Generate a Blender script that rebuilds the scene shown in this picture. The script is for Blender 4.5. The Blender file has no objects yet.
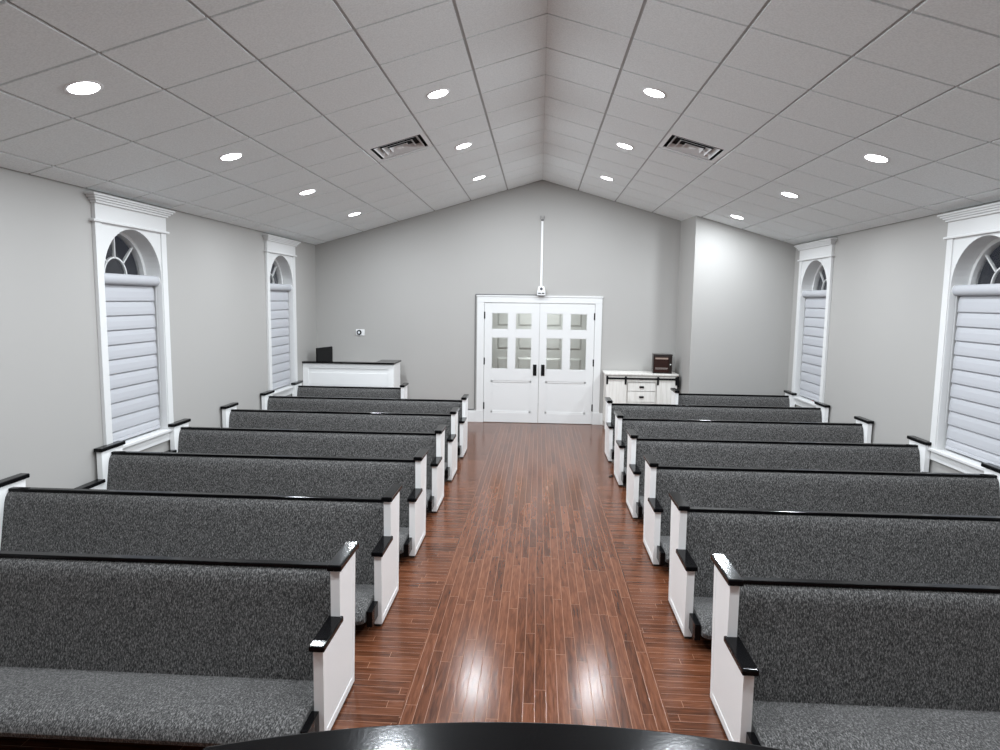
import bpy, bmesh, math, random
from mathutils import Vector, Matrix
random.seed(7)
S = bpy.context.scene
COL = S.collection
PI = math.pi

# ------------------------------------------------------------------ helpers
def mat(name):
    m = bpy.data.materials.new(name); m.use_nodes = True
    nt = m.node_tree
    return m, nt, nt.nodes['Principled BSDF']

def N(nt, typ, **kw):
    n = nt.nodes.new(typ)
    for k, v in kw.items():
        if k.startswith('in_'):
            n.inputs[int(k[3:])].default_value = v
        else:
            setattr(n, k, v)
    return n

def math_n(nt, op, a, b=None, c=None):
    n = nt.nodes.new('ShaderNodeMath'); n.operation = op
    for i, v in enumerate((a, b, c)):
        if v is None: continue
        if isinstance(v, (int, float)): n.inputs[i].default_value = v
        else: nt.links.new(v, n.inputs[i])
    return n.outputs[0]

def simple(name, col, rough=.5, metal=0., coat=0., bump=None, spec=.5):
    m, nt, b = mat(name)
    b.inputs['Base Color'].default_value = (*col, 1)
    b.inputs['Roughness'].default_value = rough
    b.inputs['Metallic'].default_value = metal
    b.inputs['Coat Weight'].default_value = coat
    b.inputs['Coat Roughness'].default_value = .05
    b.inputs['Specular IOR Level'].default_value = spec
    if bump:
        sc, st, dist = bump
        tc = N(nt, 'ShaderNodeTexCoord')
        nz = N(nt, 'ShaderNodeTexNoise'); nz.inputs['Scale'].default_value = sc; nz.inputs['Detail'].default_value = 3
        bp = N(nt, 'ShaderNodeBump'); bp.inputs['Strength'].default_value = st; bp.inputs['Distance'].default_value = dist
        nt.links.new(tc.outputs['Object'], nz.inputs['Vector'])
        nt.links.new(nz.outputs['Fac'], bp.inputs['Height'])
        nt.links.new(bp.outputs['Normal'], b.inputs['Normal'])
        if coat: nt.links.new(bp.outputs['Normal'], b.inputs['Coat Normal'])
    return m

class MB:
    """collects shapes into one mesh"""
    def __init__(s): s.bm = bmesh.new()
    def box(s, x0, x1, y0, y1, z0, z1, bev=0, seg=2):
        bm2 = bmesh.new()
        r = bmesh.ops.create_cube(bm2, size=1)
        for v in r['verts']:
            v.co = Vector(((x0+x1)/2 + v.co.x*(x1-x0), (y0+y1)/2 + v.co.y*(y1-y0), (z0+z1)/2 + v.co.z*(z1-z0)))
        if bev: bmesh.ops.bevel(bm2, geom=list(bm2.edges), offset=bev, segments=seg, profile=.5, affect='EDGES')
        s.merge(bm2); return s
    def merge(s, bm2, M=None):
        if M is not None: bm2.transform(M)
        me = bpy.data.meshes.new('tmp'); bm2.to_mesh(me); bm2.free()
        s.bm.from_mesh(me); bpy.data.meshes.remove(me)
    def prism(s, pts, axis, a0, a1, bev=0, seg=2):
        """closed 2D outline pts extruded along axis. axis x: pts=(y,z); y: (x,z); z: (x,y)"""
        bm2 = bmesh.new()
        def P(u, v, a):
            return {'x': (a, u, v), 'y': (u, a, v), 'z': (u, v, a)}[axis]
        v0 = [bm2.verts.new(P(u, v, a0)) for u, v in pts]
        v1 = [bm2.verts.new(P(u, v, a1)) for u, v in pts]
        n = len(pts)
        bm2.faces.new(v0); bm2.faces.new(v1[::-1])
        for i in range(n): bm2.faces.new((v0[i], v1[i], v1[(i+1) % n], v0[(i+1) % n]))
        bmesh.ops.recalc_face_normals(bm2, faces=list(bm2.faces))
        if bev: bmesh.ops.bevel(bm2, geom=list(bm2.edges), offset=bev, segments=seg, profile=.5, affect='EDGES')
        s.merge(bm2); return s
    def cyl(s, p0, p1, r0, r1=None, seg=24, bev=0):
        r1 = r0 if r1 is None else r1
        p0, p1 = Vector(p0), Vector(p1); d = p1-p0
        bm2 = bmesh.new()
        bmesh.ops.create_cone(bm2, cap_ends=True, cap_tris=False, segments=seg, radius1=r0, radius2=r1, depth=d.length)
        if bev:
            es = [e for e in bm2.edges if len(e.link_faces) == 2 and any(len(f.verts) > 4 for f in e.link_faces)]
            bmesh.ops.bevel(bm2, geom=es, offset=bev, segments=2, affect='EDGES')
        M = Matrix.Translation((p0+p1)/2) @ Vector((0, 0, 1)).rotation_difference(d).to_matrix().to_4x4()
        s.merge(bm2, M); return s
    def tube(s, pts, r, seg=10):
        pts = [Vector(p) for p in pts]; bm2 = bmesh.new(); rings = []
        for i, p in enumerate(pts):
            d = (pts[min(i+1, len(pts)-1)] - pts[max(i-1, 0)]).normalized()
            q = Vector((0, 0, 1)).rotation_difference(d)
            rings.append([bm2.verts.new(p + q @ Vector((r*math.cos(2*PI*k/seg), r*math.sin(2*PI*k/seg), 0))) for k in range(seg)])
        for a, b in zip(rings, rings[1:]):
            for k in range(seg): bm2.faces.new((a[k], a[(k+1) % seg], b[(k+1) % seg], b[k]))
        bm2.faces.new(rings[0][::-1]); bm2.faces.new(rings[-1])
        s.merge(bm2); return s
    def build(s, name, m, parent=None, smooth=False, loc=None, M=None):
        if M is not None: s.bm.transform(M)
        bmesh.ops.recalc_face_normals(s.bm, faces=list(s.bm.faces))
        me = bpy.data.meshes.new(name); s.bm.to_mesh(me); s.bm.free()
        ms = m if isinstance(m, (list, tuple)) else [m]
        for k in ms: me.materials.append(k)
        if smooth:
            for p in me.polygons: p.use_smooth = True
            try: me.set_sharp_from_angle(angle=math.radians(40))
            except Exception: pass
        o = bpy.data.objects.new(name, me); COL.objects.link(o)
        if parent: o.parent = parent
        if loc: o.location = loc
        return o

def tag(o, label, cat, group=None):
    o['label'] = label; o['category'] = cat
    if group: o['group'] = group
    return o
def thing(name, label, cat, loc=(0, 0, 0), rz=0, group=None):
    o = bpy.data.objects.new(name, None); COL.objects.link(o)
    o.empty_display_size = .1
    o.location = loc; o.rotation_euler = (0, 0, rz)
    return tag(o, label, cat, group)
def struct(o):
    o['kind'] = 'structure'; return o
def kids(o): return [c for c in bpy.data.objects if c.parent == o]
def copy_tree(o, parent=None):
    c = o.copy(); COL.objects.link(c)
    if parent:
        c.parent = parent
    for ch in kids(o):
        copy_tree(ch, c)
    return c
ORD = ['first', 'second', 'third', 'fourth', 'fifth', 'sixth', 'seventh']

# ------------------------------------------------------------------ measured layout (metres)
W = 3.69            # half width of the room
D = 10.992          # back wall
YB = -3.2           # wall behind the pulpit
HR = 3.9284         # ridge height
TH = .279           # ceiling slope
T = .6096           # ceiling tile
Y0 = 4.7361
AL, AR = .946, .894
ct, sn = math.cos(TH), math.sin(TH)
def zc(x): return HR - abs(x)*math.tan(TH)

# ------------------------------------------------------------------ materials
def wall_mat(name, col):
    m, nt, b = mat(name)
    tc = N(nt, 'ShaderNodeTexCoord')
    nz = N(nt, 'ShaderNodeTexNoise'); nz.inputs['Scale'].default_value = 220; nz.inputs['Detail'].default_value = 2
    bp = N(nt, 'ShaderNodeBump'); bp.inputs['Strength'].default_value = .08; bp.inputs['Distance'].default_value = .002
    nt.links.new(tc.outputs['Object'], nz.inputs['Vector']); nt.links.new(nz.outputs['Fac'], bp.inputs['Height'])
    nt.links.new(bp.outputs['Normal'], b.inputs['Normal'])
    b.inputs['Base Color'].default_value = (*col, 1); b.inputs['Roughness'].default_value = .55
    b.inputs['Specular IOR Level'].default_value = .35
    return m
M_WALL = wall_mat('greige_wall_paint', (.412, .400, .384))
M_TRIM = simple('white_trim_paint', (.72, .72, .715), .35)
M_PEW = simple('white_pew_paint', (.90, .90, .895), .3)
M_BLACK = simple('black_lacquer', (.0035, .0035, .004), .13, bump=(160, .10, .0010), spec=.15)
M_FOOT = simple('dark_foot', (.012, .011, .011), .5)
M_BLKMETAL = simple('black_metal', (.005, .005, .0055), .4, spec=.2)
M_BLIND = None
M_DARK = simple('dark_void', (.004, .004, .004), .9)

def ceil_mat():
    m, nt, b = mat('fissured_ceiling_tile')
    tc = N(nt, 'ShaderNodeTexCoord')
    nz = N(nt, 'ShaderNodeTexNoise'); nz.inputs['Scale'].default_value = 90; nz.inputs['Detail'].default_value = 4
    nt.links.new(tc.outputs['Object'], nz.inputs['Vector'])
    cr = N(nt, 'ShaderNodeValToRGB')
    cr.color_ramp.elements[0].position = .35; cr.color_ramp.elements[0].color = (.785, .81, .81, 1)
    cr.color_ramp.elements[1].position = .65; cr.color_ramp.elements[1].color = (.885, .91, .91, 1)
    nt.links.new(nz.outputs['Fac'], cr.inputs['Fac']); nt.links.new(cr.outputs['Color'], b.inputs['Base Color'])
    bp = N(nt, 'ShaderNodeBump'); bp.inputs['Strength'].default_value = .25; bp.inputs['Distance'].default_value = .003
    nt.links.new(nz.outputs['Fac'], bp.inputs['Height']); nt.links.new(bp.outputs['Normal'], b.inputs['Normal'])
    b.inputs['Roughness'].default_value = .9; b.inputs['Specular IOR Level'].default_value = .1
    return m
M_TILE = ceil_mat()
M_GRID = simple('ceiling_grid_metal', (.45, .445, .44), .5)  # white-painted bars toned down: shade in the tile joints put into the colour

def fabric_mat():
    m, nt, b = mat('grey_tweed_fabric')
    tc = N(nt, 'ShaderNodeTexCoord')
    mp = N(nt, 'ShaderNodeMapping'); mp.inputs['Scale'].default_value = (1, .40, .40); mp.inputs['Rotation'].default_value = (0, .35, .1)
    nz = N(nt, 'ShaderNodeTexNoise'); nz.inputs['Scale'].default_value = 190; nz.inputs['Detail'].default_value = 2.5; nz.inputs['Roughness'].default_value = .6
    nz2 = N(nt, 'ShaderNodeTexNoise'); nz2.inputs['Scale'].default_value = 520; nz2.inputs['Detail'].default_value = 1
    nt.links.new(tc.outputs['Object'], mp.inputs['Vector'])
    nt.links.new(mp.outputs['Vector'], nz.inputs['Vector']); nt.links.new(mp.outputs['Vector'], nz2.inputs['Vector'])
    v = math_n(nt, 'ADD', math_n(nt, 'MULTIPLY', nz.outputs['Fac'], .7), math_n(nt, 'MULTIPLY', nz2.outputs['Fac'], .3))
    cr = N(nt, 'ShaderNodeValToRGB'); e = cr.color_ramp.elements
    e[0].position = .38; e[0].color = (.0095, .0093, .0093, 1)
    e[1].position = .66; e[1].color = (.25, .243, .238, 1)
    k = e.new(.5); k.color = (.058, .0565, .0555, 1)
    nt.links.new(v, cr.inputs['Fac']); nt.links.new(cr.outputs['Color'], b.inputs['Base Color'])
    bp = N(nt, 'ShaderNodeBump'); bp.inputs['Strength'].default_value = .35; bp.inputs['Distance'].default_value = .002
    nt.links.new(v, bp.inputs['Height']); nt.links.new(bp.outputs['Normal'], b.inputs['Normal'])
    b.inputs['Roughness'].default_value = .85; b.inputs['Specular IOR Level'].default_value = .2
    b.inputs['Sheen Weight'].default_value = .25; b.inputs['Sheen Roughness'].default_value = .5
    return m
M_FAB = fabric_mat()

def floor_mat():
    m, nt, b = mat('red_oak_strip_floor')
    L = nt.links
    geo = N(nt, 'ShaderNodeTexCoord'); sp = N(nt, 'ShaderNodeSeparateXYZ'); L.new(geo.outputs['Object'], sp.inputs[0])
    X, Y = sp.outputs['X'], sp.outputs['Y']
    inside = math_n(nt, 'LESS_THAN', math_n(nt, 'ABSOLUTE', X), .655)
    def mixv(a, bb):  # inside ? a : bb
        return math_n(nt, 'ADD', math_n(nt, 'MULTIPLY', inside, a), math_n(nt, 'MULTIPLY', math_n(nt, 'SUBTRACT', 1., inside), bb))
    U = mixv(X, Y)          # across the boards
    V = mixv(Y, X)          # along the boards
    wd = .0585
    us = math_n(nt, 'DIVIDE', U, wd); ui = math_n(nt, 'FLOOR', us); uf = math_n(nt, 'FRACT', us)
    wn = N(nt, 'ShaderNodeTexWhiteNoise', noise_dimensions='1D'); L.new(math_n(nt, 'ADD', ui, math_n(nt, 'MULTIPLY', inside, 511.)), wn.inputs['W'])
    vs = math_n(nt, 'ADD', math_n(nt, 'DIVIDE', V, .72), math_n(nt, 'MULTIPLY', wn.outputs['Value'], 7.3))
    vi = math_n(nt, 'FLOOR', vs); vf = math_n(nt, 'FRACT', vs)
    cb = N(nt, 'ShaderNodeCombineXYZ'); L.new(ui, cb.inputs[0]); L.new(vi, cb.inputs[1]); L.new(inside, cb.inputs[2])
    wn2 = N(nt, 'ShaderNodeTexWhiteNoise', noise_dimensions='3D'); L.new(cb.outputs[0], wn2.inputs['Vector'])
    # grain
    cg = N(nt, 'ShaderNodeCombineXYZ'); L.new(math_n(nt, 'MULTIPLY', U, 60.), cg.inputs[0]); L.new(math_n(nt, 'MULTIPLY', V, 6.), cg.inputs[1])
    L.new(math_n(nt, 'MULTIPLY', wn2.outputs['Value'], 40.), cg.inputs[2])
    gr = N(nt, 'ShaderNodeTexNoise'); gr.inputs['Scale'].default_value = 1.; gr.inputs['Detail'].default_value = 5; gr.inputs['Distortion'].default_value = .6
    L.new(cg.outputs[0], gr.inputs['Vector'])
    t = math_n(nt, 'ADD', math_n(nt, 'MULTIPLY', wn2.outputs['Value'], .40), math_n(nt, 'MULTIPLY', math_n(nt, 'SUBTRACT', gr.outputs['Fac'], .5), 1.5))
    t = math_n(nt, 'ADD', t, .22)
    cr = N(nt, 'ShaderNodeValToRGB'); e = cr.color_ramp.elements
    e[0].position = 0.; e[0].color = (.048, .017, .0085, 1)
    e[1].position = 1.; e[1].color = (.185, .073, .037, 1)
    k = e.new(.45); k.color = (.108, .037, .0175, 1)
    L.new(t, cr.inputs['Fac'])
    # seams
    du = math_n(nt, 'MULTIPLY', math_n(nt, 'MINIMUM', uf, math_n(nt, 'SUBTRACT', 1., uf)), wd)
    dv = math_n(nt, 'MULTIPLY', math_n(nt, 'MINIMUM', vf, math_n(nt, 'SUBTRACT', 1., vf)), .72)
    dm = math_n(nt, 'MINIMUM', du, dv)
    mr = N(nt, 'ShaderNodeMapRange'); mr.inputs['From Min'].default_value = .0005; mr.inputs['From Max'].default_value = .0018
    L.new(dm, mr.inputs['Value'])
    mx = N(nt, 'ShaderNodeMix', data_type='RGBA'); mx.inputs[6].default_value = (.30, .155, .095, 1)  # seams lighter than the boards: glints off the board bevels put into the colour
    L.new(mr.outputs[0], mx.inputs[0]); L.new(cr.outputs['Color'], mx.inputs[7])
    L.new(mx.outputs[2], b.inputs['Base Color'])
    hsum = math_n(nt, 'ADD', mr.outputs[0], math_n(nt, 'MULTIPLY', gr.outputs['Fac'], .55))
    hsum = math_n(nt, 'ADD', hsum, math_n(nt, 'MULTIPLY', wn2.outputs['Value'], .15))
    bp = N(nt, 'ShaderNodeBump'); bp.inputs['Strength'].default_value = .42; bp.inputs['Distance'].default_value = .0014
    L.new(hsum, bp.inputs['Height']); L.new(bp.outputs['Normal'], b.inputs['Normal'])
    b.inputs['Roughness'].default_value = .17
    b.inputs['Specular IOR Level'].default_value = .22
    return m
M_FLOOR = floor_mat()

def blind_mat():
    m, nt, b = mat('white_blind_fabric')
    b.inputs['Base Color'].default_value = (.455, .46, .485, 1); b.inputs['Roughness'].default_value = .7
    return m
M_BLIND = blind_mat()
def glass_mat(name, rough, col=(1, 1, 1)):
    m, nt, b = mat(name)
    b.inputs['Base Color'].default_value = (*col, 1); b.inputs['Roughness'].default_value = rough
    b.inputs['Transmission Weight'].default_value = 1; b.inputs['IOR'].default_value = 1.3
    return m
M_GLASS = glass_mat('window_glass', .02)
M_DOORGLASS = glass_mat('door_glass', .03, (.9, .92, .9))
def emit(name, col, st):
    m = bpy.data.materials.new(name); m.use_nodes = True; nt = m.node_tree; nt.nodes.clear()
    e = N(nt, 'ShaderNodeEmission'); e.inputs[0].default_value = (*col, 1); e.inputs[1].default_value = st
    o = N(nt, 'ShaderNodeOutputMaterial'); nt.links.new(e.outputs[0], o.inputs[0]); return m
M_LED = emit('led_diffuser', (.97, 1, 1.03), 14)
M_RING = simple('white_plastic', (.82, .82, .82), .4)
M_WHITEWASH = None
def whitewash():
    m, nt, b = mat('whitewashed_wood')
    tc = N(nt, 'ShaderNodeTexCoord'); mp = N(nt, 'ShaderNodeMapping'); mp.inputs['Scale'].default_value = (40, 40, 3)
    nz = N(nt, 'ShaderNodeTexNoise'); nz.inputs['Scale'].default_value = 1; nz.inputs['Detail'].default_value = 4
    cr = N(nt, 'ShaderNodeValToRGB'); cr.color_ramp.elements[0].color = (.66, .63, .585, 1); cr.color_ramp.elements[1].color = (.78, .76, .72, 1)
    cr.color_ramp.elements[0].position = .3; cr.color_ramp.elements[1].position = .6
    nt.links.new(tc.outputs['Object'], mp.inputs[0]); nt.links.new(mp.outputs[0], nz.inputs['Vector']); nt.links.new(nz.outputs['Fac'], cr.inputs[0])
    nt.links.new(cr.outputs[0], b.inputs['Base Color']); b.inputs['Roughness'].default_value = .55
    return m
M_WHITEWASH = whitewash()
M_BROWN = simple('dark_walnut_varnish', (.016, .009, .007), .3)
M_BROWN2 = simple('dark_walnut_panel', (.026, .011, .009), .25)
M_GREYMETAL = simple('grey_raceway', (.17, .17, .17), .4)
M_SCREEN = simple('black_plastic', (.005, .005, .0055), .45, spec=.2)

# ------------------------------------------------------------------ setting: floor, walls
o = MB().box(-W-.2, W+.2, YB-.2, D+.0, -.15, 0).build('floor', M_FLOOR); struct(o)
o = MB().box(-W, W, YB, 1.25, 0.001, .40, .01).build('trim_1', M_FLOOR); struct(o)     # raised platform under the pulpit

# windows: (name index, side, centre y)
WIN = [(1, -1, 5.955), (2, -1, 9.465), (3, 1, 5.895), (4, 1, 9.385)]
HW, ZS, ZB = .435, 2.165, .70       # half opening, spring, bottom
def arch(hw, zs, n=24, dz=0):
    return [(hw*math.cos(PI*i/n), zs + hw*math.sin(PI*i/n) + dz) for i in range(n+1)]   # +hw -> -hw

def side_wall(side, name):
    hw, zb = HW+.016, ZB-.03
    zt = zc(W)
    bm = bmesh.new()
    def F(*p): bm.faces.new([bm.verts.new((side*W, y, z)) for y, z in p])
    y = YB
    for _, s, yc in sorted([w for w in WIN if w[1] == side], key=lambda w: w[2]):
        F((y, 0), (yc-hw, 0), (yc-hw, zt), (y, zt))
        F((yc-hw, 0), (yc+hw, 0), (yc+hw, zb), (yc-hw, zb))
        pts = arch(hw, ZS)
        for (a, za), (b, zb2) in zip(pts, pts[1:]):
            F((yc+b, zb2), (yc+a, za), (yc+a, zt), (yc+b, zt))
        y = yc+hw
    F((y, 0), (D+.12, 0), (D+.12, zt), (y, zt))
    bmesh.ops.remove_doubles(bm, verts=list(bm.verts), dist=1e-5)
    r = bmesh.ops.extrude_face_region(bm, geom=list(bm.faces))
    for v in [g for g in r['geom'] if isinstance(g, bmesh.types.BMVert)]: v.co.x += side*.2
    mb = MB(); mb.merge(bm)
    return struct(mb.build(name, M_WALL))
side_wall(-1, 'wall_left'); side_wall(1, 'wall_right')

# back wall with the door opening
DX0, DX1, DZ = -.907, .892, 1.972
def gable(y0, y1, name, door=True):
    mb = MB()
    if door:
        mb.prism([(-W, 0), (DX0, 0), (DX0, zc(DX0)), (-W, zc(W))], 'y', y0, y1)
        mb.prism([(DX1, 0), (W, 0), (W, zc(W)), (DX1, zc(DX1))], 'y', y0, y1)
        mb.prism([(DX0, DZ), (DX1, DZ), (DX1, zc(DX1)), (0, HR), (DX0, zc(DX0))], 'y', y0, y1)
    else:
        mb.prism([(-W, 0), (W, 0), (W, zc(W)), (0, HR), (-W, zc(W))], 'y', y0, y1)
    return struct(mb.build(name, M_WALL))
gable(D, D+.12, 'wall_back')
gable(YB-.12, YB, 'wall_front', False)
# boxed-out corner at the back right
BX, BY = 2.215, 10.16
o = MB().prism([(BX, 0), (W, 0), (W, zc(W)+.012), (BX, zc(BX)+.012)], 'y', BY, D).build('wall_corner', M_WALL); struct(o)
for v in o.data.vertices:      # the side face of the corner is not quite square to the back wall
    if v.co.x < BX+.01: v.co.x += .032 if v.co.y < BY+.01 else -.022
    if v.co.z > .5: v.co.z = zc(v.co.x) + .012

# baseboards
def base(name, pts):
    mb = MB()
    for (x0, x1, y0, y1) in pts:
        mb.box(x0, x1, y0, y1, 0, .19, .003)
        mb.box(x0-(.004 if x1-x0 < .1 else 0), x1+(.004 if x1-x0 < .1 else 0), y0-(.005 if y1-y0 < .1 else 0), y1, 0, .165, .003)
    return struct(mb.build(name, M_TRIM))
base('baseboard_back', [(-W, -1.02, D-.016, D), (1.0, BX, D-.016, D)])
base('baseboard_left', [(-W, -W+.016, 1.3, D)])
base('baseboard_right', [(W-.016, W, 1.3, BY)])
base('baseboard_corner', [(BX, W, BY-.016, BY), (BX-.032, BX-.006, BY, D)])

# ------------------------------------------------------------------ ceiling
def SP(sg, s, y, n): return Vector((sg*(s*ct + n*sn), y, HR - s*sn + n*ct))
VENTS = {(-1, 2, 3), (1, 2, 3)}
SMAX = W/ct
def slopebox(mb, sg, s0, s1, y0, y1, n0, n1):
    bm2 = bmesh.new()
    vs = [bm2.verts.new(SP(sg, s, y, n)) for n in (n0, n1) for (s, y) in ((s0, y0), (s1, y0), (s1, y1), (s0, y1))]
    for f in ((0, 1, 2, 3), (7, 6, 5, 4), (0, 4, 5, 1), (1, 5, 6, 2), (2, 6, 7, 3), (3, 7, 4, 0)): bm2.faces.new([vs[i] for i in f])
    bmesh.ops.recalc_face_normals(bm2, faces=list(bm2.faces))
    mb.merge(bm2)
tiles, grid = MB(), MB()
G = .0102
for sg, d0 in ((-1, -.033), (1, -.017)):
    lines = [0.] + [k*T + d0 for k in range(1, 7)] + [SMAX]
    for k in range(7):
        for j in range(-14, 11):
            y0, y1 = max(Y0 + j*.61, YB), min(Y0 + (j+1)*.61, D)
            if y1 - y0 < .03: continue
            if (sg, k, j) in VENTS: continue
            e1 = .020 if k == 6 else G
            ye = .018 if j == 10 else G
            slopebox(tiles, sg, lines[k]+(G if k else .004), lines[k+1]-e1, y0+G, y1-ye, -.012, .004)
    # T-bars, a strip behind the tile joints
    for k in range(0, 7):
        s = lines[k]
        slopebox(grid, sg, max(s-.016, 0), s+.016, YB, D-.02, 0, .03)
    for j in range(-13, 11):
        slopebox(grid, sg, 0, SMAX-.022, Y0+j*.61-.016, Y0+j*.61+.016, .0005, .03)
    slopebox(grid, sg, 0, SMAX+.25, YB-.12, D+.12, .06, .12)
struct(tiles.build('ceiling', M_TILE)); struct(grid.build('trim_2', M_GRID))

# ------------------------------------------------------------------ ceiling lights
proto = None
rows_y = [9.405, 7.49, 5.635, 3.805, 1.98]
def light_at(sg, s, y, label):
    global proto
    if proto is None:
        t = thing('ceiling_light', label, 'light', group='recessed ceiling lights')
        r = MB()
        bm2 = bmesh.new()   # ring profile revolved
        prof = [(.100, 0), (.100, -.002), (.094, -.0055), (.084, -.0055), (.081, -.003), (.081, 0)]
        rings = []
        for a in range(40):
            c, q = math.cos(2*PI*a/40), math.sin(2*PI*a/40)
            rings.append([bm2.verts.new((p*c, p*q, z)) for p, z in prof])
        for a in range(40):
            A, B = rings[a], rings[(a+1) % 40]
            for i in range(len(prof)): bm2.faces.new((A[i], B[i], B[(i+1) % len(prof)], A[(i+1) % len(prof)]))
        r.merge(bm2); r.build('trim_ring', M_RING, t, True)
        MB().cyl((0, 0, -.0005), (0, 0, -.0035), .0812, seg=40).build('diffuser', M_LED, t)
        ld = bpy.data.lights.new('lamp', 'AREA'); ld.shape = 'DISK'; ld.size = .15; ld.energy = LAMP_W; ld.color = (.93, 1, 1.06)
        lo = bpy.data.objects.new('lamp', ld); COL.objects.link(lo); lo.parent = t; lo.location = (0, 0, -.008)
        proto = t
    else:
        t = copy_tree(proto)
        t['label'] = label
    t.location = SP(sg, s, y, -.0122)
    t.rotation_euler = (0, sg*TH, 0)
    return t
LAMP_W = 22
for sg, side in ((-1, 'left'), (1, 'right')):
    for s, nm in ((1.4825*T, 'inner'), (4.437*T + (.022 if sg > 0 else 0), 'outer')):
        for i, y in enumerate(rows_y):
            if i == 0: lab = f'round white ceiling light closest to the back wall in the {side} {nm} line'
            else: lab = f'round white ceiling light, {ORD[i]} from the back wall in the {side} {nm} line'
            light_at(sg, s, y, lab)

# ------------------------------------------------------------------ air vents
def vent(sg, label):
    d0 = -.033 if sg < 0 else -.017
    s0, s1 = 2*T+d0, 3*T+d0
    yc = Y0 + 3.5*.61; sc = (s0+s1)/2
    t = thing('air_vent', label, 'vent', SP(sg, sc, yc, 0), group='ceiling air vents')
    t.rotation_euler = (0, sg*TH, 0)
    h = .296
    def ring(name, ho, hi, zo, zi, th=.003, m=M_RING):
        bm2 = bmesh.new()
        vo = [bm2.verts.new((a*ho, b*ho, zo)) for a, b in ((-1, -1), (1, -1), (1, 1), (-1, 1))]
        vi = [bm2.verts.new((a*hi, b*hi, zi)) for a, b in ((-1, -1), (1, -1), (1, 1), (-1, 1))]
        for i in range(4): bm2.faces.new((vo[i], vo[(i+1) % 4], vi[(i+1) % 4], vi[i]))
        r = bmesh.ops.extrude_face_region(bm2, geom=list(bm2.faces))
        for v in [g for g in r['geom'] if isinstance(g, bmesh.types.BMVert)]: v.co.z += th
        bmesh.ops.recalc_face_normals(bm2, faces=list(bm2.faces))
        for f in bm2.faces: f.material_index = 1 if f.normal.z > .2 else 0     # near-black on the upward faces
        b = MB(); b.merge(bm2); return b.build(name, [m, M_DARK], t)
    f = MB()
    for a0, a1, b0, b1 in ((-h, h, -h, -.255), (-h, h, .255, h), (-h, -.255, -.255, .255), (.255, h, -.255, .255)):
        f.box(a0, a1, b0, b1, -.007, .004, 0)
    f.build('frame', M_RING, t)
    for ho, hi in ((.222, .188), (.156, .124), (.092, .062)):
        ring('louver', ho, hi, -.006, .034)
    MB().box(-.03, .03, -.03, .03, -.006, -.002, .001).build('center_plate', M_RING, t)
    MB().box(-h, h, -h, h, .055, .058).build('duct', M_DARK, t)
    b = MB()
    for a0, a1, b0, b1 in ((-h, h, -.262, -.255), (-h, h, .255, .262), (-.262, -.255, -.255, .255), (.255, .262, -.255, .255)):
        b.box(a0, a1, b0, b1, .004, .056)
    b.build('collar', M_DARK, t)
    return t
vent(-1, 'square white louvred air vent in the left slope of the ceiling')
vent(1, 'square white louvred air vent in the right slope of the ceiling')

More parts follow.
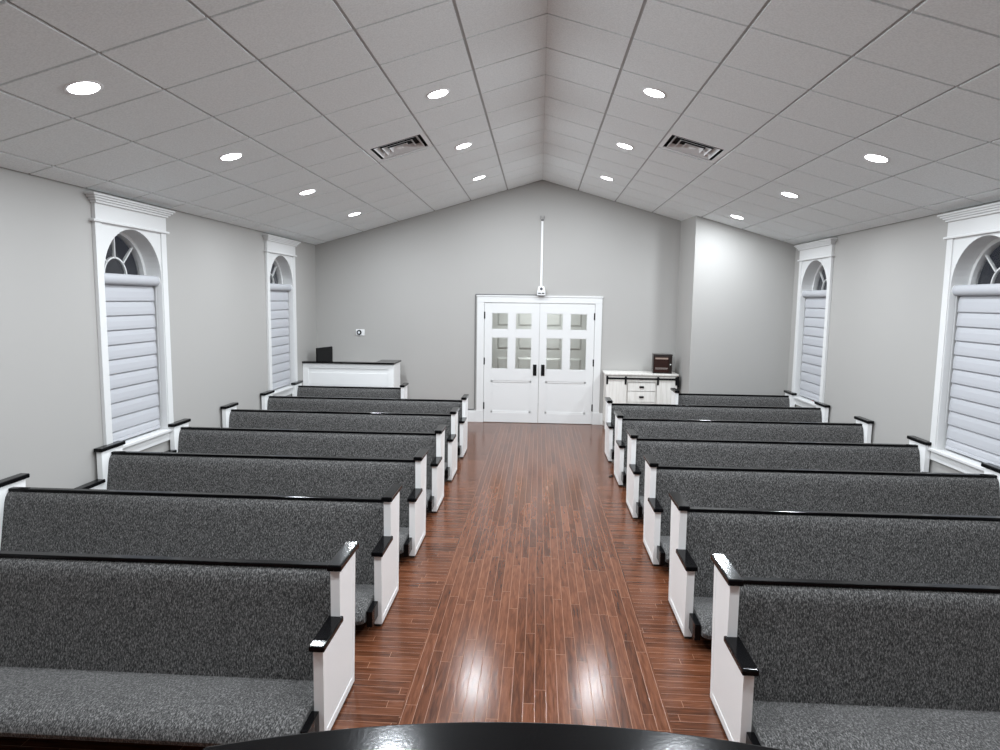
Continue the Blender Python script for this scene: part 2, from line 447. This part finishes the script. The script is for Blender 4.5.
# ------------------------------------------------------------------ windows
def window(idx, side, yc):
    root = bpy.data.objects.new(f'window_{idx}', None); COL.objects.link(root); struct(root)
    root.location = (side*W, yc, 0); root.empty_display_size = .1
    # local: x = d*side (d>0 outwards), y = u, z
    def bx(mb, d0, d1, u0, u1, z0, z1, bev=0):
        mb.box(min(side*d0, side*d1), max(side*d0, side*d1), u0, u1, z0, z1, bev); return mb
    def archplate(mb, hw_i, zs_i, u_out, z_top, z_bot, d0, d1):
        """plate with an arched hole, as strips"""
        pts = arch(hw_i, zs_i)
        bm = bmesh.new()
        def F(*p): bm.faces.new([bm.verts.new((side*d0, u, z)) for u, z in p])
        for (a, za), (b, zb) in zip(pts, pts[1:]):
            F((b, zb), (a, za), (a, z_top), (b, z_top))
        if u_out > hw_i:
            for s in (-1, 1): F((s*hw_i, z_bot), (s*u_out, z_bot), (s*u_out, z_top), (s*hw_i, z_top))
        bmesh.ops.remove_doubles(bm, verts=list(bm.verts), dist=1e-6)
        r = bmesh.ops.extrude_face_region(bm, geom=list(bm.faces))
        for v in [g for g in r['geom'] if isinstance(g, bmesh.types.BMVert)]: v.co.x = side*d1
        mb.merge(bm); return mb
    def archring(mb, ho, hi, zs, zb, d0, d1):
        """inverted-U ring (jamb liner / sash)"""
        po = [(ho, zb)] + arch(ho, zs) + [(-ho, zb)]
        pi_ = [(hi, zb)] + arch(hi, zs) + [(-hi, zb)]
        bm = bmesh.new()
        rows = []
        for (a, b), (c, e) in zip(po, pi_):
            rows.append([bm.verts.new((side*d, u, z)) for d, u, z in ((d0, a, b), (d1, a, b), (d1, c, e), (d0, c, e))])
        for A, B in zip(rows, rows[1:]):
            for i in range(4): bm.faces.new((A[i], A[(i+1) % 4], B[(i+1) % 4], B[i]))
        bm.faces.new(rows[0]); bm.faces.new(rows[-1][::-1])
        bmesh.ops.recalc_face_normals(bm, faces=list(bm.faces))
        mb.merge(bm); return mb
    c = MB()
    archplate(c, HW, ZS, .446, 2.62, ZB, -.019, 0)
    for s in (-1, 1):
        bx(c, -.030, 0, min(s*.445, s*.530), max(s*.445, s*.530), ZB, 2.62, .002)
    c.build('casing', M_TRIM, root)
    archring(MB(), HW+.015, HW-.001, ZS, ZB-.02, -.02, .20).build('jamb', M_TRIM, root)
    h = MB()
    bx(h, -.034, 0, -.528, .528, 2.62, 2.775, .002)
    bx(h, -.048, 0, -.565, .565, 2.612, 2.634, .006)
    for (u, d, z0, z1) in ((.542, .054, 2.764, 2.784), (.565, .066, 2.784, 2.802), (.588, .078, 2.802, 2.820), (.612, .090, 2.820, 2.838)):
        bx(h, -d, 0, -u, u, z0, z1, .004)
    h.build('crown', M_TRIM, root)
    s = MB(); bx(s, -.001, .20, -.433, .433, ZB-.031, ZB-.001, 0); bx(s, -.05, 0, -.555, .555, ZB-.03, ZB, .006)
    s.build('sill', M_TRIM, root)
    MB_ = MB(); bx(MB_, -.024, 0, -.515, .515, ZB-.115, ZB-.03, .003); MB_.build('apron', M_TRIM, root)
    sash = MB(); archring(sash, HW-.001, HW-.036, ZS, ZB, .13, .195)
    bx(sash, .132, .19, -HW+.01, HW-.01, 2.13, 2.185, .002)
    bx(sash, .132, .19, -HW+.01, HW-.01, ZB, ZB+.06, .002)
    bx(sash, .132, .19, -HW+.01, HW-.01, 1.40, 1.44, .002)
    sash.build('sash', M_TRIM, root)
    bars = MB(); r0 = .165; zc0 = 2.185
    arc = [(r0*math.cos(PI*i/20), zc0 + r0*math.sin(PI*i/20)) for i in range(21)]
    bm = bmesh.new(); rows = []
    for i in range(21):
        a = PI*i/20
        rows.append([bm.verts.new((side*d, r*math.cos(a), zc0 + r*math.sin(a))) for d, r in ((.155, r0-.007), (.18, r0-.007), (.18, r0+.007), (.155, r0+.007))])
    for A, B in zip(rows, rows[1:]):
        for i in range(4): bm.faces.new((A[i], A[(i+1) % 4], B[(i+1) % 4], B[i]))
    bars.merge(bm)
    for ang in (45, 90, 135):
        a = math.radians(ang); q = MB()
        bm3 = bmesh.new(); bmesh.ops.create_cube(bm3, size=1)
        for v in bm3.verts: v.co = Vector((v.co.x*.026, v.co.y*.013, v.co.z*.225))
        M4 = Matrix.Translation((side*.168, math.cos(a)*.277, zc0 + math.sin(a)*.277)) @ Matrix.Rotation(a - PI/2, 4, 'X')
        bars.merge(bm3, M4)
    bars.build('glazing_bars', M_TRIM, root)
    g = MB()
    pts = arch(HW-.033, ZS); 
    out = [(u, z) for u, z in pts] + [(-HW+.033, ZB+.05), (HW-.033, ZB+.05)]
    g.prism(out, 'x', side*.170, side*.174)
    g.build('glass', M_GLASS, root)
    return root
for w in WIN: window(*w)

def blind(side, yc, label):
    t = thing('window_blind', label, 'blind', (side*W, yc, ZB+.002), group='layered window blinds')
    z0 = -ZB-.002
    # valance: half-round cassette
    prof = [(.085, 2.105), (.085, 2.20)] + [(.03 - .036*math.sin(PI*i/10), 2.153 + .0475*math.cos(PI*i/10)) for i in range(11)]
    mb = MB(); mb.prism([(side*d, z+z0) for d, z in prof], 'y', -.428, .428)
    mb.build('valance', M_BLIND, t, True)
    for s in (-1, 1): MB().prism([(side*(d*1.03-.001), (z-2.153)*1.05+2.153+z0) for d, z in prof], 'y', s*.431-.003, s*.431+.003).build('end_cap', M_RING, t)
    # layered shade: each band leans out and steps back under the next
    zt, zb, p = 2.105, .745, .1275
    edges = [zt] + [2.088 - p*i for i in range(1, 11)] + [zb]
    front = []
    for a, b in zip(edges, edges[1:]):
        for f, d in ((0, .060), (.12, .050), (.4, .043), (.75, .040), (.96, .0405), (1.0, .044)):
            front.append((d, a - f*(a-b)))
    back = [(.068, zb), (.068, zt)]
    mb = MB(); mb.prism([(side*d, z+z0) for d, z in front + back], 'y', -.402, .402)
    mb.build('shade', M_BLIND, t, False)
    mb = MB(); mb.box(min(side*.036, side*.066), max(side*.036, side*.066), -.404, .404, .715+z0, .745+z0, .006)
    mb.build('bottom_rail', M_BLIND, t)
    mb = MB()   # control cord loop on the pulpit-side edge
    mb.tube([(side*.03, .417, 2.11+z0), (side*.03, .417, .95+z0)], .0022)
    mb.build('cord', M_RING, t)
    return t
blind(-1, 5.955, 'white layered blind in the left wall window nearer the pulpit')
blind(-1, 9.465, 'white layered blind in the left wall window next to the black-topped counter')
blind(1, 5.895, 'white layered blind in the right wall window cut off by the picture edge')
blind(1, 9.385, 'white layered blind in the right wall window beside the boxed-out corner')

# ------------------------------------------------------------------ doors
YD = D
c = MB()
c.box(-1.02, DX0+.002, D-.022, D, 0, DZ, .003); c.box(DX1-.002, 1.0, D-.022, D, 0, DZ, .003)
c.box(-1.02, 1.0, D-.024, D, DZ, 2.068, .003); c.box(-1.032, 1.012, D-.034, D, 2.066, 2.09, .004)
c.box(-1.026, DX0+.004, D-.026, D, 0, .2, .003); c.box(DX1-.004, 1.006, D-.026, D, 0, .2, .003)
c.box(DX0-.0, DX0+.006, D, D+.12, 0, DZ); c.box(DX1-.006, DX1, D, D+.12, 0, DZ); c.box(DX0, DX1, D, D+.12, DZ-.006, DZ)
struct(c.build('trim_3', M_TRIM))
def leaf(idx, x0, x1, hinge_left):
    root = bpy.data.objects.new(f'door_{idx}', None); COL.objects.link(root); struct(root); root.location = (x0 if hinge_left else x1, D, 0)
    root.empty_display_size = .1
    ox = root.location.x
    w = x1-x0; y0, y1 = -.012, .03
    def X(f): return (x0 + f if hinge_left else x1 - f) - ox     # f from hinge side
    def span(a, b): return (min(X(a), X(b)), max(X(a), X(b)))
    z0, z1 = .008, 1.962
    LX = ((.118, .388), (.504, .772)); LZ = ((.89, 1.408), (1.537, 1.805))
    m = MB()
    def bx(a, b, za, zb, ya=y0, yb=y1, bev=0):
        s0, s1 = span(a, b); m.box(s0, s1, ya, yb, za, zb, bev)
    bx(0, .118, z0, z1); bx(.772, w, z0, z1); bx(.388, .504, .89, 1.805)
    bx(.118, .772, 1.805, z1); bx(.118, .388, 1.408, 1.537); bx(.504, .772, 1.408, 1.537)
    bx(.118, .772, .70, .89); bx(.118, .772, z0, .165)
    bx(.118, .772, .165, .70, y0+.012, y1-.012)
    for (za, zb) in ((.672, .70), (.165, .193)): bx(.118, .772, za, zb, y0+.005, y1-.005)
    bx(.118, .138, .165, .70, y0+.005, y1-.005); bx(.752, .772, .165, .70, y0+.005, y1-.005)
    m.build('panel_frame', M_TRIM, root)
    for a, b in LX:
        for za, zb in LZ:
            s0, s1 = span(a-.003, b+.003)
            MB().box(s0, s1, .006, .012, za-.003, zb+.003).build('glass', M_DOORGLASS, root)
    b = MB()
    for a, b_ in LX:
        for za, zb in LZ:
            for q in ((a, a+.008, za, zb), (b_-.008, b_, za, zb), (a, b_, za, za+.008), (a, b_, zb-.008, zb)):
                s0, s1 = span(q[0], q[1]); b.box(s0, s1, -.008, .004, q[2], q[3])
    b.build('glazing_bead', M_TRIM, root)
    s0, s1 = span(w-.092, w-.034)
    h = MB(); h.box(s0, s1, -.02, -.011, .79, .972, .002); h.box((s0+s1)/2-.010, (s0+s1)/2+.010, -.05, -.042, .81, .952, .003)
    for zz in (.82, .942): h.cyl(((s0+s1)/2, -.044, zz), ((s0+s1)/2, -.018, zz), .007)
    h.build('pull_handle', M_BLKMETAL, root)
    for zz in (.277, 1.015, 1.765):
        hg = MB(); hg.cyl((X(-.004), -.016, zz-.058), (X(-.004), -.016, zz+.058), .0085, seg=12)
        s0, s1 = span(-.006, .012); hg.box(s0, s1, -.014, -.010, zz-.055, zz+.055); hg.build('hinge', M_BLKMETAL, root)
leaf(1, DX0+.009, -.004, True)
leaf(2, .002, DX1-.009, False)

# foyer behind the glass
FY = 13.2
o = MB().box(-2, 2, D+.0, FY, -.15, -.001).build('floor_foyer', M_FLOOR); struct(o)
o = MB().box(-2, 2, D+.12, FY, 2.5, 2.55).build('ceiling_foyer', M_TILE); struct(o)
o = MB().box(-2.1, -2, D+.12, FY, 0, 2.5).build('wall_foyer_left', M_WALL); struct(o)
o = MB().box(2, 2.1, D+.12, FY, 0, 2.5).build('wall_foyer_right', M_WALL); struct(o)
o = MB().box(-2.1, 2.1, FY, FY+.1, 0, 2.5).build('wall_foyer_back', M_WALL); struct(o)
def panel_door(idx, x0, x1):
    m = MB(); y = FY
    m.box(x0, x1, y-.03, y, .01, 2.03, 0)
    w = x1-x0
    for za, zb in ((.15, .90), (1.06, 1.40), (1.515, 1.93)):
        for a, b in ((.11, w/2-.05), (w/2+.05, w-.11)):
            bm2 = bmesh.new()
            # raised panel with sloped sides
            o_ = [(x0+a, za), (x0+b, za), (x0+b, zb), (x0+a, zb)]
            i_ = [(x0+a+.035, za+.035), (x0+b-.035, za+.035), (x0+b-.035, zb-.035), (x0+a+.035, zb-.035)]
            vo = [bm2.verts.new((p[0], y-.031, p[1])) for p in o_]; vi = [bm2.verts.new((p[0], y-.05, p[1])) for p in i_]
            for k in range(4): bm2.faces.new((vo[k], vo[(k+1) % 4], vi[(k+1) % 4], vi[k]))
            bm2.faces.new(vi); bm2.faces.new(vo[::-1]); m.merge(bm2)
    struct(m.build(f'door_{idx}', M_TRIM))
panel_door(3, -.93, -.005); panel_door(4, .005, .93)
t = thing('foyer_fill_light', 'added round light, out of view, that lights the foyer behind the glass doors', 'light', (0, 12.1, 2.501))  # unseen lamp, added to brighten the foyer seen through the door glass
MB().cyl((0, 0, 0), (0, 0, -.03), .16, .15, 32).build('base', M_RING, t)
MB().cyl((0, 0, -.03), (0, 0, -.045), .14, .13, 32).build('diffuser', emit('foyer_fill_glow', (1, 1, 1), 5), t)
ld = bpy.data.lights.new('lamp', 'AREA'); ld.shape = 'DISK'; ld.size = .26; ld.energy = 24; ld.color = (.95, 1, .98)
lo = bpy.data.objects.new('lamp', ld); COL.objects.link(lo); lo.parent = t; lo.location = (0, 0, -.05)

# ------------------------------------------------------------------ pews
PS, P0 = 1.118, 2.796
TK = .045
def panel_parts(root, xc, outward, da):
    """xc: centre of the end panel (local); outward = +1/-1 side that faces away from the seat"""
    x0, x1 = xc-TK/2, xc+TK/2
    out = [(0, .018), (.498, .018), (.545, .716), (.262, .716), (.262, .452+da), (0, .452+da)]
    bm2 = bmesh.new()
    v0 = [bm2.verts.new((x0, y, z)) for y, z in out]; v1 = [bm2.verts.new((x1, y, z)) for y, z in out]
    fA = bm2.faces.new(v0); fB = bm2.faces.new(v1)
    for i in range(6): bm2.faces.new((v0[i], v1[i], v1[(i+1) % 6], v0[(i+1) % 6]))
    bmesh.ops.recalc_face_normals(bm2, faces=list(bm2.faces))
    face = fB if outward > 0 else fA
    r = bmesh.ops.inset_individual(bm2, faces=[face], thickness=.05, depth=0)
    r = bmesh.ops.inset_individual(bm2, faces=[face], thickness=.005, depth=-.003)
    b = MB(); b.merge(bm2)
    p = b.build('end_panel', M_PEW, root)
    MB().box(xc-.036, xc+.036, .242, .573, .716, .748, .007, 2).build('top_cap', M_BLACK, p)
    MB().box(xc-.036, xc+.036, -.024, .276, .452+da, .481+da, .006, 2).build('arm_cap', M_BLACK, p)
    MB().box(x0+.006, x1-.006, .008, .485, 0, .019).build('foot', M_FOOT, p)
    sx = -.018*outward
    MB().box(x0+.006+sx, x1-.004+sx, -.15, -.001, .072, .168, .003).build('seat_bracket', M_BLACK, p)
    return p
def make_pew(name, length, side):
    """side -1: aisle end at local +x ; +1: aisle end at local -x"""
    root = bpy.data.objects.new(name, None); COL.objects.link(root); root.empty_display_size = .2
    h = length/2
    da = .004 if side < 0 else -.019
    panel_parts(root, -h+TK/2, -1, da); panel_parts(root, h-TK/2, 1, da)
    xi = h - TK - .001
    # seat cushion
    xb = xi; xi -= .018
    prof = [(.30, .10), (.30, .160), (.22, .172), (.10, .191), (0, .203), (-.09, .203), (-.15, .188), (-.187, .165), (-.198, .138), (-.190, .115), (-.165, .102), (-.10, .098)]
    bm2 = bmesh.new(); secs = []
    prof = [(y, z-.010) for y, z in prof]
    xs = [-xi, -xi+.012, -xi+.035] + [-xi + .035 + (2*xi-.07)*i/12 for i in range(1, 12)] + [xi-.035, xi-.012, xi]
    for i, x in enumerate(xs):
        k = .0 if 2 <= i <= len(xs)-3 else (.006 if i in (1, len(xs)-2) else .016)
        sec = []
        for (y, z) in prof:
            yy = y + (k if y < 0 else 0); zz = z - (k if z > .15 else -k*.6 if y < .2 else 0)
            sec.append(bm2.verts.new((x, yy, zz)))
        secs.append(sec)
    n = len(prof)
    for A, B in zip(secs, secs[1:]):
        for i in range(n): bm2.faces.new((A[i], A[(i+1) % n], B[(i+1) % n], B[i]))
    bm2.faces.new(secs[0]); bm2.faces.new(secs[-1][::-1])
    m = MB(); m.merge(bm2); m.build('seat_cushion', M_FAB, root, True)
    xi = xb
    MB().box(-xi, xi, .0, .29, .068, .0885, .003).build('seat_board', M_FOOT, root)
    # backrest: padded front, leaning
    fr = [(.245, .12), (.258, .19), (.274, .26), (.295, .36), (.314, .46), (.332, .55), (.342, .60), (.355, .638), (.373, .660), (.396, .670)]
    bk = [(.434, .671), (.432, .64), (.32, .12)]
    m = MB(); m.prism(fr + bk, 'x', -xi, xi); m.build('backrest', M_FAB, root, True)
    MB().box(-xi, xi, .382, .428, .6705, .690, .004).build('top_rail', M_BLACK, root)
    return root
XW = 3.665
def pew_label(side, i):
    s = 'left' if side < 0 else 'right'
    if i == 0: return f'long grey pew nearest the pulpit on the {s} side of the aisle'
    if i == 6: return ('short grey pew in front of the black-topped counter in the back left corner' if side < 0 else
                       'short grey pew in front of the boxed-out wall in the back right corner')
    return f'long grey pew with white ends, {ORD[i]} from the pulpit, {s} of the aisle'
for side, a in ((-1, AL), (1, AR)):
    L = XW - a; xm = side*(XW+a)/2
    pr = make_pew('pew', L, side)
    for i in range(6):
        p = pr if i == 0 else copy_tree(pr)
        p.location = (xm, P0+PS*i, 0)
        tag(p, pew_label(side, i), 'pew', 'pews in rows along the aisle')
    a7 = 1.985 if side < 0 else 1.972
    p = make_pew('pew', XW-a7, side); p.location = (side*(XW+a7)/2, P0+PS*6, 0)
    tag(p, pew_label(side, 6), 'pew', 'pews in rows along the aisle')

# ------------------------------------------------------------------ pulpit
t = thing('pulpit', 'black lacquered pulpit with a bowed edge at the bottom of the picture', 'pulpit', (0, .66, .40))
zt = 1.40-.40
def bow(off, yb):   # straight back, bowed front
    hw = .495 - off; pts = [(-hw, yb), (hw, yb)]
    for i in range(33):
        u = hw*(1 - 2*i/32); pts.append((u, .933 - off - .37*u*u))
    return [(x+.03, y-.66) for x, y in pts]
m = MB(); m.prism(bow(0, .40), 'z', zt-.035, zt, .005, 3); m.build('top', M_BLACK, t)
m = MB(); m.prism(bow(.07, .46), 'z', .08, zt-.035, .004); m.build('body', M_PEW, t)
m = MB(); m.prism(bow(.035, .43), 'z', 0, .08, .006); m.build('plinth', M_BLACK, t)

# ------------------------------------------------------------------ counter (back left)
t = thing('counter', 'white panelled counter with a black top in the back left corner', 'counter', (-2.93, 10.5, 0))
cx, cy = 2.93, -10.5
def L(x): return x + 2.93
def Ly(y): return y - 10.5
CZ = 1.022
m = MB()
m.box(L(-3.688), L(-2.265), Ly(10.31), Ly(10.35), 0, CZ-.025, .002)
m.box(L(-3.688), L(-2.265), Ly(10.298), Ly(10.3105), .92, CZ-.025, .002)
m.box(L(-3.688), L(-2.265), Ly(10.298), Ly(10.3105), 0, .16, .002)
for xa, xb in ((-3.688, -3.60), (-2.345, -2.265)): m.box(L(xa), L(xb), Ly(10.298), Ly(10.3105), .16, .92, .002)
m.box(L(-2.285), L(-2.25), Ly(10.301), Ly(10.80), 0, CZ-.025, .002)
m.build('front_panel', M_PEW, t)
m = MB()
for zz in (.33, .54, .75): m.box(L(-3.60), L(-2.345), Ly(10.306), Ly(10.3115), zz-.1, zz+.1, .002)
m.build('shiplap', M_PEW, t)
m = MB(); m.box(L(-3.689), L(-2.56), Ly(10.27), Ly(10.40), CZ-.025, CZ, .004); m.build('bar_top', M_BLACK, t)
m = MB(); m.box(L(-2.56), L(-2.235), Ly(10.27), Ly(10.82), CZ-.025, CZ+.0005, .004); m.build('return_top', M_BLACK, t)
m = MB(); m.box(L(-3.68), L(-2.29), Ly(10.36), Ly(10.95), .72, .75, .003); m.build('work_surface', M_PEW, t)
m = MB(); m.box(L(-3.68), L(-3.65), Ly(10.40), Ly(10.95), 0, .72, .002); m.build('side_panel', M_PEW, t)
# monitor
ax, ay, bx_, by_ = -3.52, 10.46, -3.40, 10.88
ang = math.atan2(by_-ay, bx_-ax); wd = math.hypot(bx_-ax, by_-ay)
t = thing('computer_monitor', 'black computer monitor turned sideways behind the counter in the back left corner', 'monitor', ((ax+bx_)/2, (ay+by_)/2, .75), ang)
MB().box(-wd/2, wd/2, -.012, .012, .17, .47, .004).build('screen_housing', M_SCREEN, t)
MB().box(-wd/2+.012, wd/2-.012, .0125, .0135, .185, .458).build('screen', simple('dark_screen', (.01, .01, .012), .1), t)
m = MB(); m.box(-.025, .025, -.035, -.012, .0, .24, .004); m.build('stand_neck', M_SCREEN, t)
MB().box(-.11, .11, -.085, .06, 0, .012, .004).build('stand_base', M_SCREEN, t)

# ------------------------------------------------------------------ sideboard (back right)
SX0, SX1, SY0, SY1 = 1.045, 2.165, 10.56, 10.965
t = thing('sideboard', 'whitewashed wooden sideboard with sliding barn doors against the back wall', 'sideboard', ((SX0+SX1)/2, (SY0+SY1)/2, 0))
ox, oy = (SX0+SX1)/2, (SY0+SY1)/2
def sb(m, x0, x1, y0, y1, z0, z1, bev=.002): m.box(x0-ox, x1-ox, y0-oy, y1-oy, z0, z1, bev); return m
m = MB()
sb(m, SX0+.01, SX0+.035, SY0+.02, SY1, .10, .872); sb(m, SX1-.035, SX1-.01, SY0+.02, SY1, .10, .872)
sb(m, SX0+.035, SX1-.035, SY1-.012, SY1, .10, .872); sb(m, SX0+.035, SX1-.035, SY0+.03, SY1-.012, .10, .13)
sb(m, SX0+.035, SX1-.035, SY0+.012, SY1-.012, .765, .872); sb(m, 1.375, 1.393, SY0+.02, SY1-.02, .13, .765); sb(m, 1.822, 1.84, SY0+.02, SY1-.02, .13, .765)
for xx in (SX0+.012, SX1-.062):
    for yy in (SY0+.03, SY1-.05): sb(m, xx, xx+.05, yy, yy+.05, 0, .10)
m.build('carcass', M_WHITEWASH, t)
m = MB(); sb(m, SX0-.012, SX1+.004, SY0-.015, SY1+.005, .872, .90, .004); m.build('top', M_WHITEWASH, t)
for xa, xb in ((SX0+.012, 1.372), (1.843, SX1-.012)):
    m = MB(); n = 4; pw = (xb-xa)/n
    for i in range(n): sb(m, xa+i*pw, xa+(i+1)*pw, SY0-.005, SY0+.014, .12, .80, .003)
    dr = m.build('sliding_door', M_WHITEWASH, t)
    hx = (xa+.014, xb-.014)
    for hxx in hx:
        m = MB(); sb(m, hxx-.015, hxx+.015, SY0-.012, SY0-.005, .725, .845, .001); m.cyl((hxx-ox, SY0-.016-oy, .838), (hxx-ox, SY0-.004-oy, .838), .018, seg=16)
        m.build('hanger', M_BLKMETAL, dr)
for za, zb in ((.623, .758), (.45, .615), (.14, .442)):
    m = MB(); sb(m, 1.396, 1.819, SY0+.004, SY0+.03, za, zb, .003)
    m2 = M_WHITEWASH
    d = m.build('drawer', m2, t)
    zz = (za+zb)/2; m = MB(); sb(m, 1.575, 1.645, SY0-.012, SY0+.005, zz-.014, zz+.014, .004); m.build('pull', M_BLKMETAL, d)
m = MB(); sb(m, SX0+.03, SX1+.0, SY0-.024, SY0-.014, .806, .835, .002)
for xx in (SX0+.04, 1.60, SX1-.02): m.cyl((xx-ox, SY0-.02-oy, .818), (xx-ox, SY0+.013-oy, .818), .007, seg=10)
m.build('door_rail', M_BLKMETAL, t)
m = MB(); sb(m, SX1-.012, SX1+.012, SY0-.03, SY0+.10, .70, .868, .002); m.build('rail_end_bracket', M_BLKMETAL, t)
# brown box
t = thing('wooden_box', 'dark brown wooden box with a pale knob on top of the sideboard', 'box', (1.937, 10.72, .9005), -.06)
w, d_, hh = .145, .10, .285
m = MB(); m.box(-w, w, -d_, d_, 0, hh, .006); m.build('body', M_BROWN, t)
m = MB(); m.box(-w-.006, w+.006, -d_-.006, d_+.004, hh, hh+.016, .006); m.build('lid', M_BROWN, t)
m = MB(); m.box(-w+.012, w-.05, -d_-.008, -d_, .02, hh-.02, .003); m.build('front_panel', M_BROWN2, t)
m = MB(); m.box(-w+.03, w-.065, -d_-.0095, -d_-.008, .225, .25, .0005); m.build('upper_strip', simple('pale_brown_strip', (.30, .22, .18), .4), t)
m = MB(); m.box(-w+.03, w-.065, -d_-.0095, -d_-.008, .083, .092, .0005); m.box(-w+.03, w-.075, -d_-.0095, -d_-.008, .068, .074, .0005)
m.build('lower_strip', simple('pale_grey_strip', (.30, .25, .23), .4), t)
m = MB(); m.cyl((w-.025, -d_, .145), (w-.025, -d_-.02, .145), .011, .009, seg=16, bev=.003); m.build('knob', simple('pale_knob', (.8, .8, .78), .25), t, True)

# ------------------------------------------------------------------ small wall things
t = thing('thermostat', 'white thermostat with a round black dial on the back wall above the counter', 'thermostat', (-2.955, D+.001, 1.452))
MB().box(-.072, .072, -.012, 0, -.052, .052, .004).build('back_plate', M_RING, t)
m = MB(); m.cyl((-.015, -.012, 0), (-.015, -.034, 0), .041, .038, seg=32, bev=.003); m.build('dial', M_SCREEN, t, True)
m = MB(); m.cyl((-.015, -.034, 0), (-.015, -.0355, 0), .02, seg=24); m.build('display', simple('pale_display', (.75, .78, .8), .2), t)

# device over the door
t = thing('wall_camera', 'white boxy camera with a round lens above the double doors', 'camera', (.015, D, 2.075))
m = MB(); m.prism([(-.068, 0.02), (.068, 0.02), (.066, .085), (.045, .165), (-.045, .165), (-.066, .085)], 'y', -.10, -.002, .008); m.build('housing', M_RING, t, True)
m = MB(); m.cyl((0, -.10, .125), (0, -.112, .125), .024, .022, seg=24, bev=.002); m.build('lens', simple('grey_lens', (.10, .10, .11), .2), t, True)
m = MB(); m.box(-.05, -.006, -.104, -.098, .045, .062, .001); m.box(.008, .05, -.104, -.098, .045, .062, .001); m.build('slot', M_SCREEN, t)
m = MB(); m.prism([(-.06, .02), (.06, .02), (.035, .004), (-.035, .004)], 'y', -.085, -.012); m.build('base', simple('grey_base', (.2, .2, .2), .4), t)
# vertical raceway to a bracket
o = MB().box(-.018, .018, -.016, 0, 0, 1.03, .003).build('cable_raceway', M_RING); o.location = (.012, D, 2.243)
tag(o, 'tall thin pale cable raceway running up the wall from the camera', 'raceway')
t = thing('wall_bracket', 'small metal bracket at the top of the tall wall raceway', 'bracket', (.012, D, 3.28))
m = MB(); m.box(-.02, .02, -.012, 0, 0, .02, .002); m.build('plate', M_GREYMETAL, t)
for s in (-1, 1):
    m = MB(); m.tube([(s*.012, -.01, .012), (s*.024, -.03, .022), (s*.026, -.034, .05), (s*.026, -.034, .075)], .005); m.build('prong', M_GREYMETAL, t, True)
# conduit around the door casing
m = MB(); r = .0075; yy = -.028
m.tube([(-.05, -.012, 2.102), (-1.03, -.012, 2.102), (-1.046, -.012, 2.098), (-1.05, -.012, 2.08), (-1.05, -.012, .24), (-1.053, -.012, .225), (-1.065, -.012, .21), (-1.55, -.012, .208)], r, 8)
o = m.build('cable', M_GREYMETAL, None, True); o.location = (0, D, 0)
tag(o, 'grey cable run along the head and left side of the door frame', 'cable')

# red pen on the pew cap
t = thing('pen', 'small red-tipped pen on the far black cap by the right back window', 'pen', (3.605, P0+PS*5+.57, .7455))
MB().cyl((0, -.10, .004), (0, .03, .004), .004, seg=10).build('barrel', M_SCREEN, t)
MB().cyl((0, .03, .004), (0, .06, .004), .0052, .004, seg=10).build('cap', simple('red_plastic', (.5, .01, .02), .3), t)
# scrap on the floor
bm2 = bmesh.new()
m = MB(); m.prism([(-.02, 0), (.012, 0), (.03, .012), (.022, .02), (.008, .008), (-.014, .010)], 'y', -.014, .014, .002)
o = m.build('floor_scrap', M_SCREEN); o.location = (.845, 7.66, .0005); o.rotation_euler = (0, 0, .5)
tag(o, 'tiny black scrap on the wood floor beside the fifth right pew', 'scrap')

# ------------------------------------------------------------------ world, camera
w = bpy.data.worlds.new('night'); S.world = w; w.use_nodes = True
bg = w.node_tree.nodes['Background']; bg.inputs[0].default_value = (.012, .014, .02, 1); bg.inputs[1].default_value = 1
F_, PP, YW, RO, CX, CH = 673.98, .1111, -.0563, .0131, -.0155, 2.0162
f = Vector((math.sin(YW)*math.cos(PP), math.cos(YW)*math.cos(PP), -math.sin(PP)))
rt = Vector((math.cos(YW), -math.sin(YW), 0)); up = rt.cross(f)
c_, s_ = math.cos(RO), math.sin(RO)
r2 = c_*rt + s_*up; u2 = -s_*rt + c_*up
cam = bpy.data.cameras.new('camera'); co = bpy.data.objects.new('camera', cam); COL.objects.link(co)
Mx = Matrix((r2, u2, -f)).transposed().to_4x4(); Mx.translation = (CX, 0, CH)
co.matrix_world = Mx
cam.sensor_fit = 'HORIZONTAL'; cam.sensor_width = 36; cam.lens = 36*F_/1000; cam.clip_start = .02; cam.clip_end = 100
S.camera = co
S.view_settings.view_transform = 'Standard'; S.view_settings.look = 'None'
S.view_settings.gamma = 1; S.view_settings.exposure = .48; S.view_settings.use_curve_mapping = False
S.cycles.use_denoising = True
S.cycles.max_bounces = 10; S.cycles.diffuse_bounces = 6; S.cycles.sample_clamp_indirect = 6
